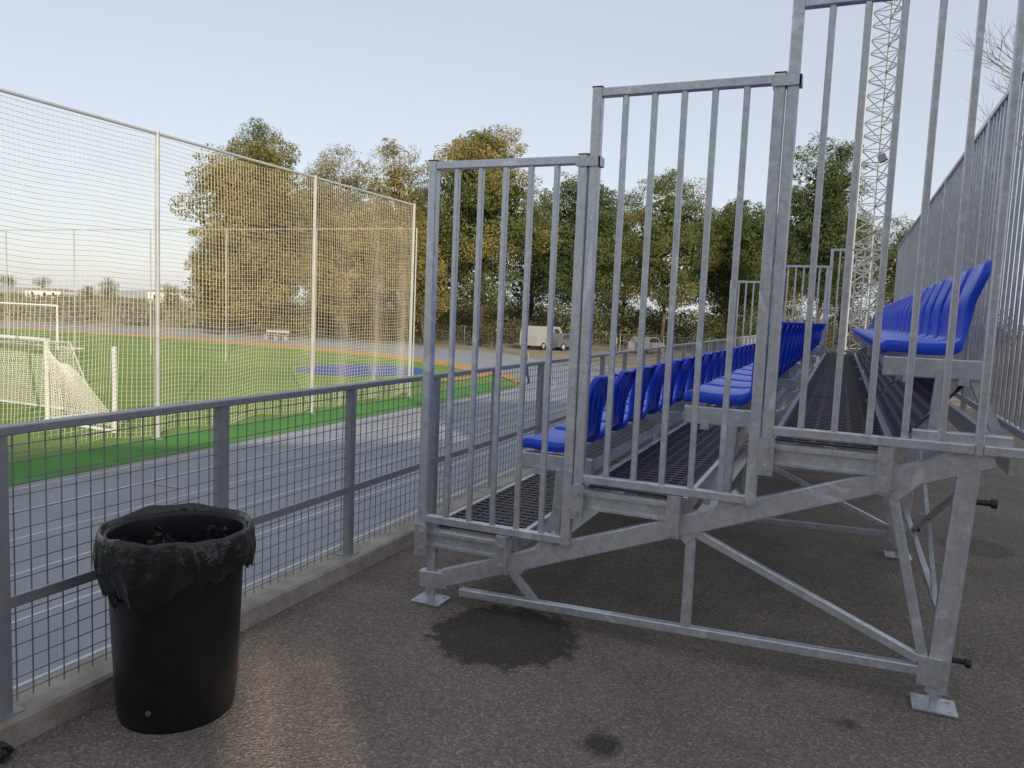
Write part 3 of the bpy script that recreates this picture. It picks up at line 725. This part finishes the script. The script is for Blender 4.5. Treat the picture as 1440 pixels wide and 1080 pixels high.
m=MB(); p=ground(925,487,LOW); m.bar((p.x,p.y,LOW),(p.x,p.y,LOW+1.1),.9,.5,ch=.04); tag(m.build('utility_box',M['pole']),'small pale utility box beyond the track behind the second railing','utility box')
p=col(945,60,LOW); th=thing('signal_post','slim grey post standing among the pines behind the second railing','post',p)
m=MB(); m.tube([(0,0,0),(0,0,4.4)],.08,8); m.build('pole',M['pole'],th,local=True)
m=MB(); m.lathe([(.2,0),(.2,.05),(.09,.08)],8); m.build('base_collar',M['pole'],th,local=True)
def person(label,loc,rz,h,trous,topm,stride=.25,seed=1):
    s=h/1.75
    V=[(0,0,.96),(0,0,1.12),(0,.01,1.34),(0,0,1.49),(0,.015,1.60),(0,.01,1.70)]
    RAD=[(.14,.10),(.13,.095),(.165,.105),(.055,.055),(.085,.10),(.06,.07)]
    E=[(0,1),(1,2),(2,3),(3,4),(4,5)]
    for sx in (-1,1):
        k_=sx*stride; b0=len(V)
        V+=[(sx*.18,0,1.41),(sx*.24,-k_*.35,1.15),(sx*.25,-k_*.7+.06,.92),(sx*.25,-k_*.75+.09,.82)]
        RAD+=[(.065,.065),(.045,.045),(.032,.032),(.035,.025)]; E+=[(2,b0),(b0,b0+1),(b0+1,b0+2),(b0+2,b0+3)]
        b1=len(V)
        V+=[(sx*.09,0,.90),(sx*.10,k_*.5+.03,.50),(sx*.10,k_*.95-.02,.09),(sx*.11,k_*.95+.14,.04)]
        RAD+=[(.10,.10),(.065,.065),(.045,.045),(.04,.03)]; E+=[(0,b1),(b1,b1+1),(b1+1,b1+2),(b1+2,b1+3)]
    th=thing('person',label,'person',loc,rz)
    me=bpy.data.meshes.new('body'); me.from_pydata([(x*s,y*s,z*s) for x,y,z in V],E,[]); o=bpy.data.objects.new('body',me); C.objects.link(o); o.parent=th
    sk=o.modifiers.new('k','SKIN'); 
    for i,r in enumerate(RAD): me.skin_vertices[0].data[i].radius=(r[0]*s,r[1]*s)
    me.skin_vertices[0].data[0].use_root=True
    sb=o.modifiers.new('s','SUBSURF'); sb.levels=1
    bake(o); me=o.data
    for m_ in (M['skin'],trous,topm,M['clothdark']): me.materials.append(m_)
    for p in me.polygons:
        c=p.center/s; p.use_smooth=True
        if c.z<.10:k_=3
        elif abs(c.x)>.19 and c.z<.93:k_=0
        elif c.z<.97:k_=1
        elif c.z<1.48:k_=2
        else:k_=0
        p.material_index=k_
    m=MB(); m.lathe([(0,.13),(.06,.12),(.09,.08),(.10,.02),(.095,-.05)],12,(0,-.015,1.62)); m.v=[(a*s,b*s,c*s) for a,b,c in m.v]; m.build('hair',M['hair'],th,smooth=True,local=True)
person('person in dark clothes walking on the far part of the track',ground(697,490,LOW),R(200),1.75,M['clothdark'],M['clothdark'])
person('person in olive top walking on the track close behind the mesh fence',ground(737,541,LOW),R(160),1.72,M['clothdark'],M['beige'],.2)
person('person in yellow jacket standing beyond the track behind the second railing',col(868,61,LOW),R(120),1.72,M['clothgrey'],M['vest'],.08)
# ------------------------------------------------------------------ sun direction and an unseen wall added behind the viewpoint to shade the yard
AZ=R(41.6); EL=R(21); TD=Vector((-math.sin(AZ),math.cos(AZ),0))
th=thing('shade_wall','tall plain unseen wall added behind the viewpoint to shade the yard','wall',(-17*TD.x,-17*TD.y,0),AZ)
m=MB(); hT=11.6; za,zb=7.15,8.05
m.box(-30,-.06,-.4,0,-.2,hT); m.box(-.06,.34,-.4,0,-.2,za); m.box(-.06,.34,-.4,0,zb,hT); m.box(.17,.24,-.4,0,za,zb); m.box(.34,5.0,-.4,0,-.2,hT); m.box(5.0,14,-.4,0,-.2,14.6)  # opening lets a sun patch reach the bin; taller end shades the far bleacher
m.build('wall_slab',M['shadewall'],th,local=True)
m=MB(); m.box(-30.1,4.99,-.5,.1,hT+.002,hT+.15); m.box(4.95,14.1,-.5,.1,14.602,14.75); m.build('coping',M['kerb'],th,local=True)
# ------------------------------------------------------------------ light
w=bpy.data.worlds.new('World'); bpy.context.scene.world=w; w.use_nodes=True; nt=w.node_tree
bg=nt.nodes['Background']; sky=nt.nodes.new('ShaderNodeTexSky'); sky.sky_type='NISHITA'; sky.sun_disc=False
sky.sun_elevation=EL; sky.sun_rotation=R(180)-AZ; sky.dust_density=.9; sky.air_density=1.0; sky.ozone_density=1.5; sky.altitude=100
hs=nt.nodes.new('ShaderNodeHueSaturation'); hs.inputs['Saturation'].default_value=.6; hs.inputs['Value'].default_value=.46
nt.links.new(sky.outputs[0],hs.inputs['Color'])
hz=nt.nodes.new('ShaderNodeMixRGB'); hz.blend_type='ADD'; hz.inputs['Fac'].default_value=1; hz.inputs['Color2'].default_value=(3.15,3.36,3.80,1)
nt.links.new(hs.outputs[0],hz.inputs['Color1']); nt.links.new(hz.outputs[0],bg.inputs[0]); bg.inputs[1].default_value=.132
sl=bpy.data.lights.new('sun','SUN'); sl.energy=4.1; sl.angle=R(.55); sl.color=(1,.885,.71)
so=bpy.data.objects.new('sun',sl); C.objects.link(so)
so.rotation_euler=(TD*math.cos(EL)-UP*math.sin(EL)).to_track_quat('-Z','Y').to_euler(); so.location=(10,-10,30)
# ------------------------------------------------------------------ camera
fw=HD*math.cos(PIT)-UP*math.sin(PIT); u1=HD*math.sin(PIT)+UP*math.cos(PIT)
cr=RT*math.cos(ROL)+u1*math.sin(ROL); cu=-RT*math.sin(ROL)+u1*math.cos(ROL)
cam=bpy.data.cameras.new('camera'); cam.sensor_width=36; cam.lens=27; cam.clip_end=5000; cam.clip_start=.05
co=bpy.data.objects.new('camera',cam); C.objects.link(co)
mt=Matrix((cr,cu,-fw)).transposed().to_4x4(); mt.translation=(0,0,H); co.matrix_world=mt
bpy.context.scene.camera=co
sc=bpy.context.scene; sc.view_settings.view_transform='Standard'; sc.view_settings.look='None'; sc.view_settings.exposure=0
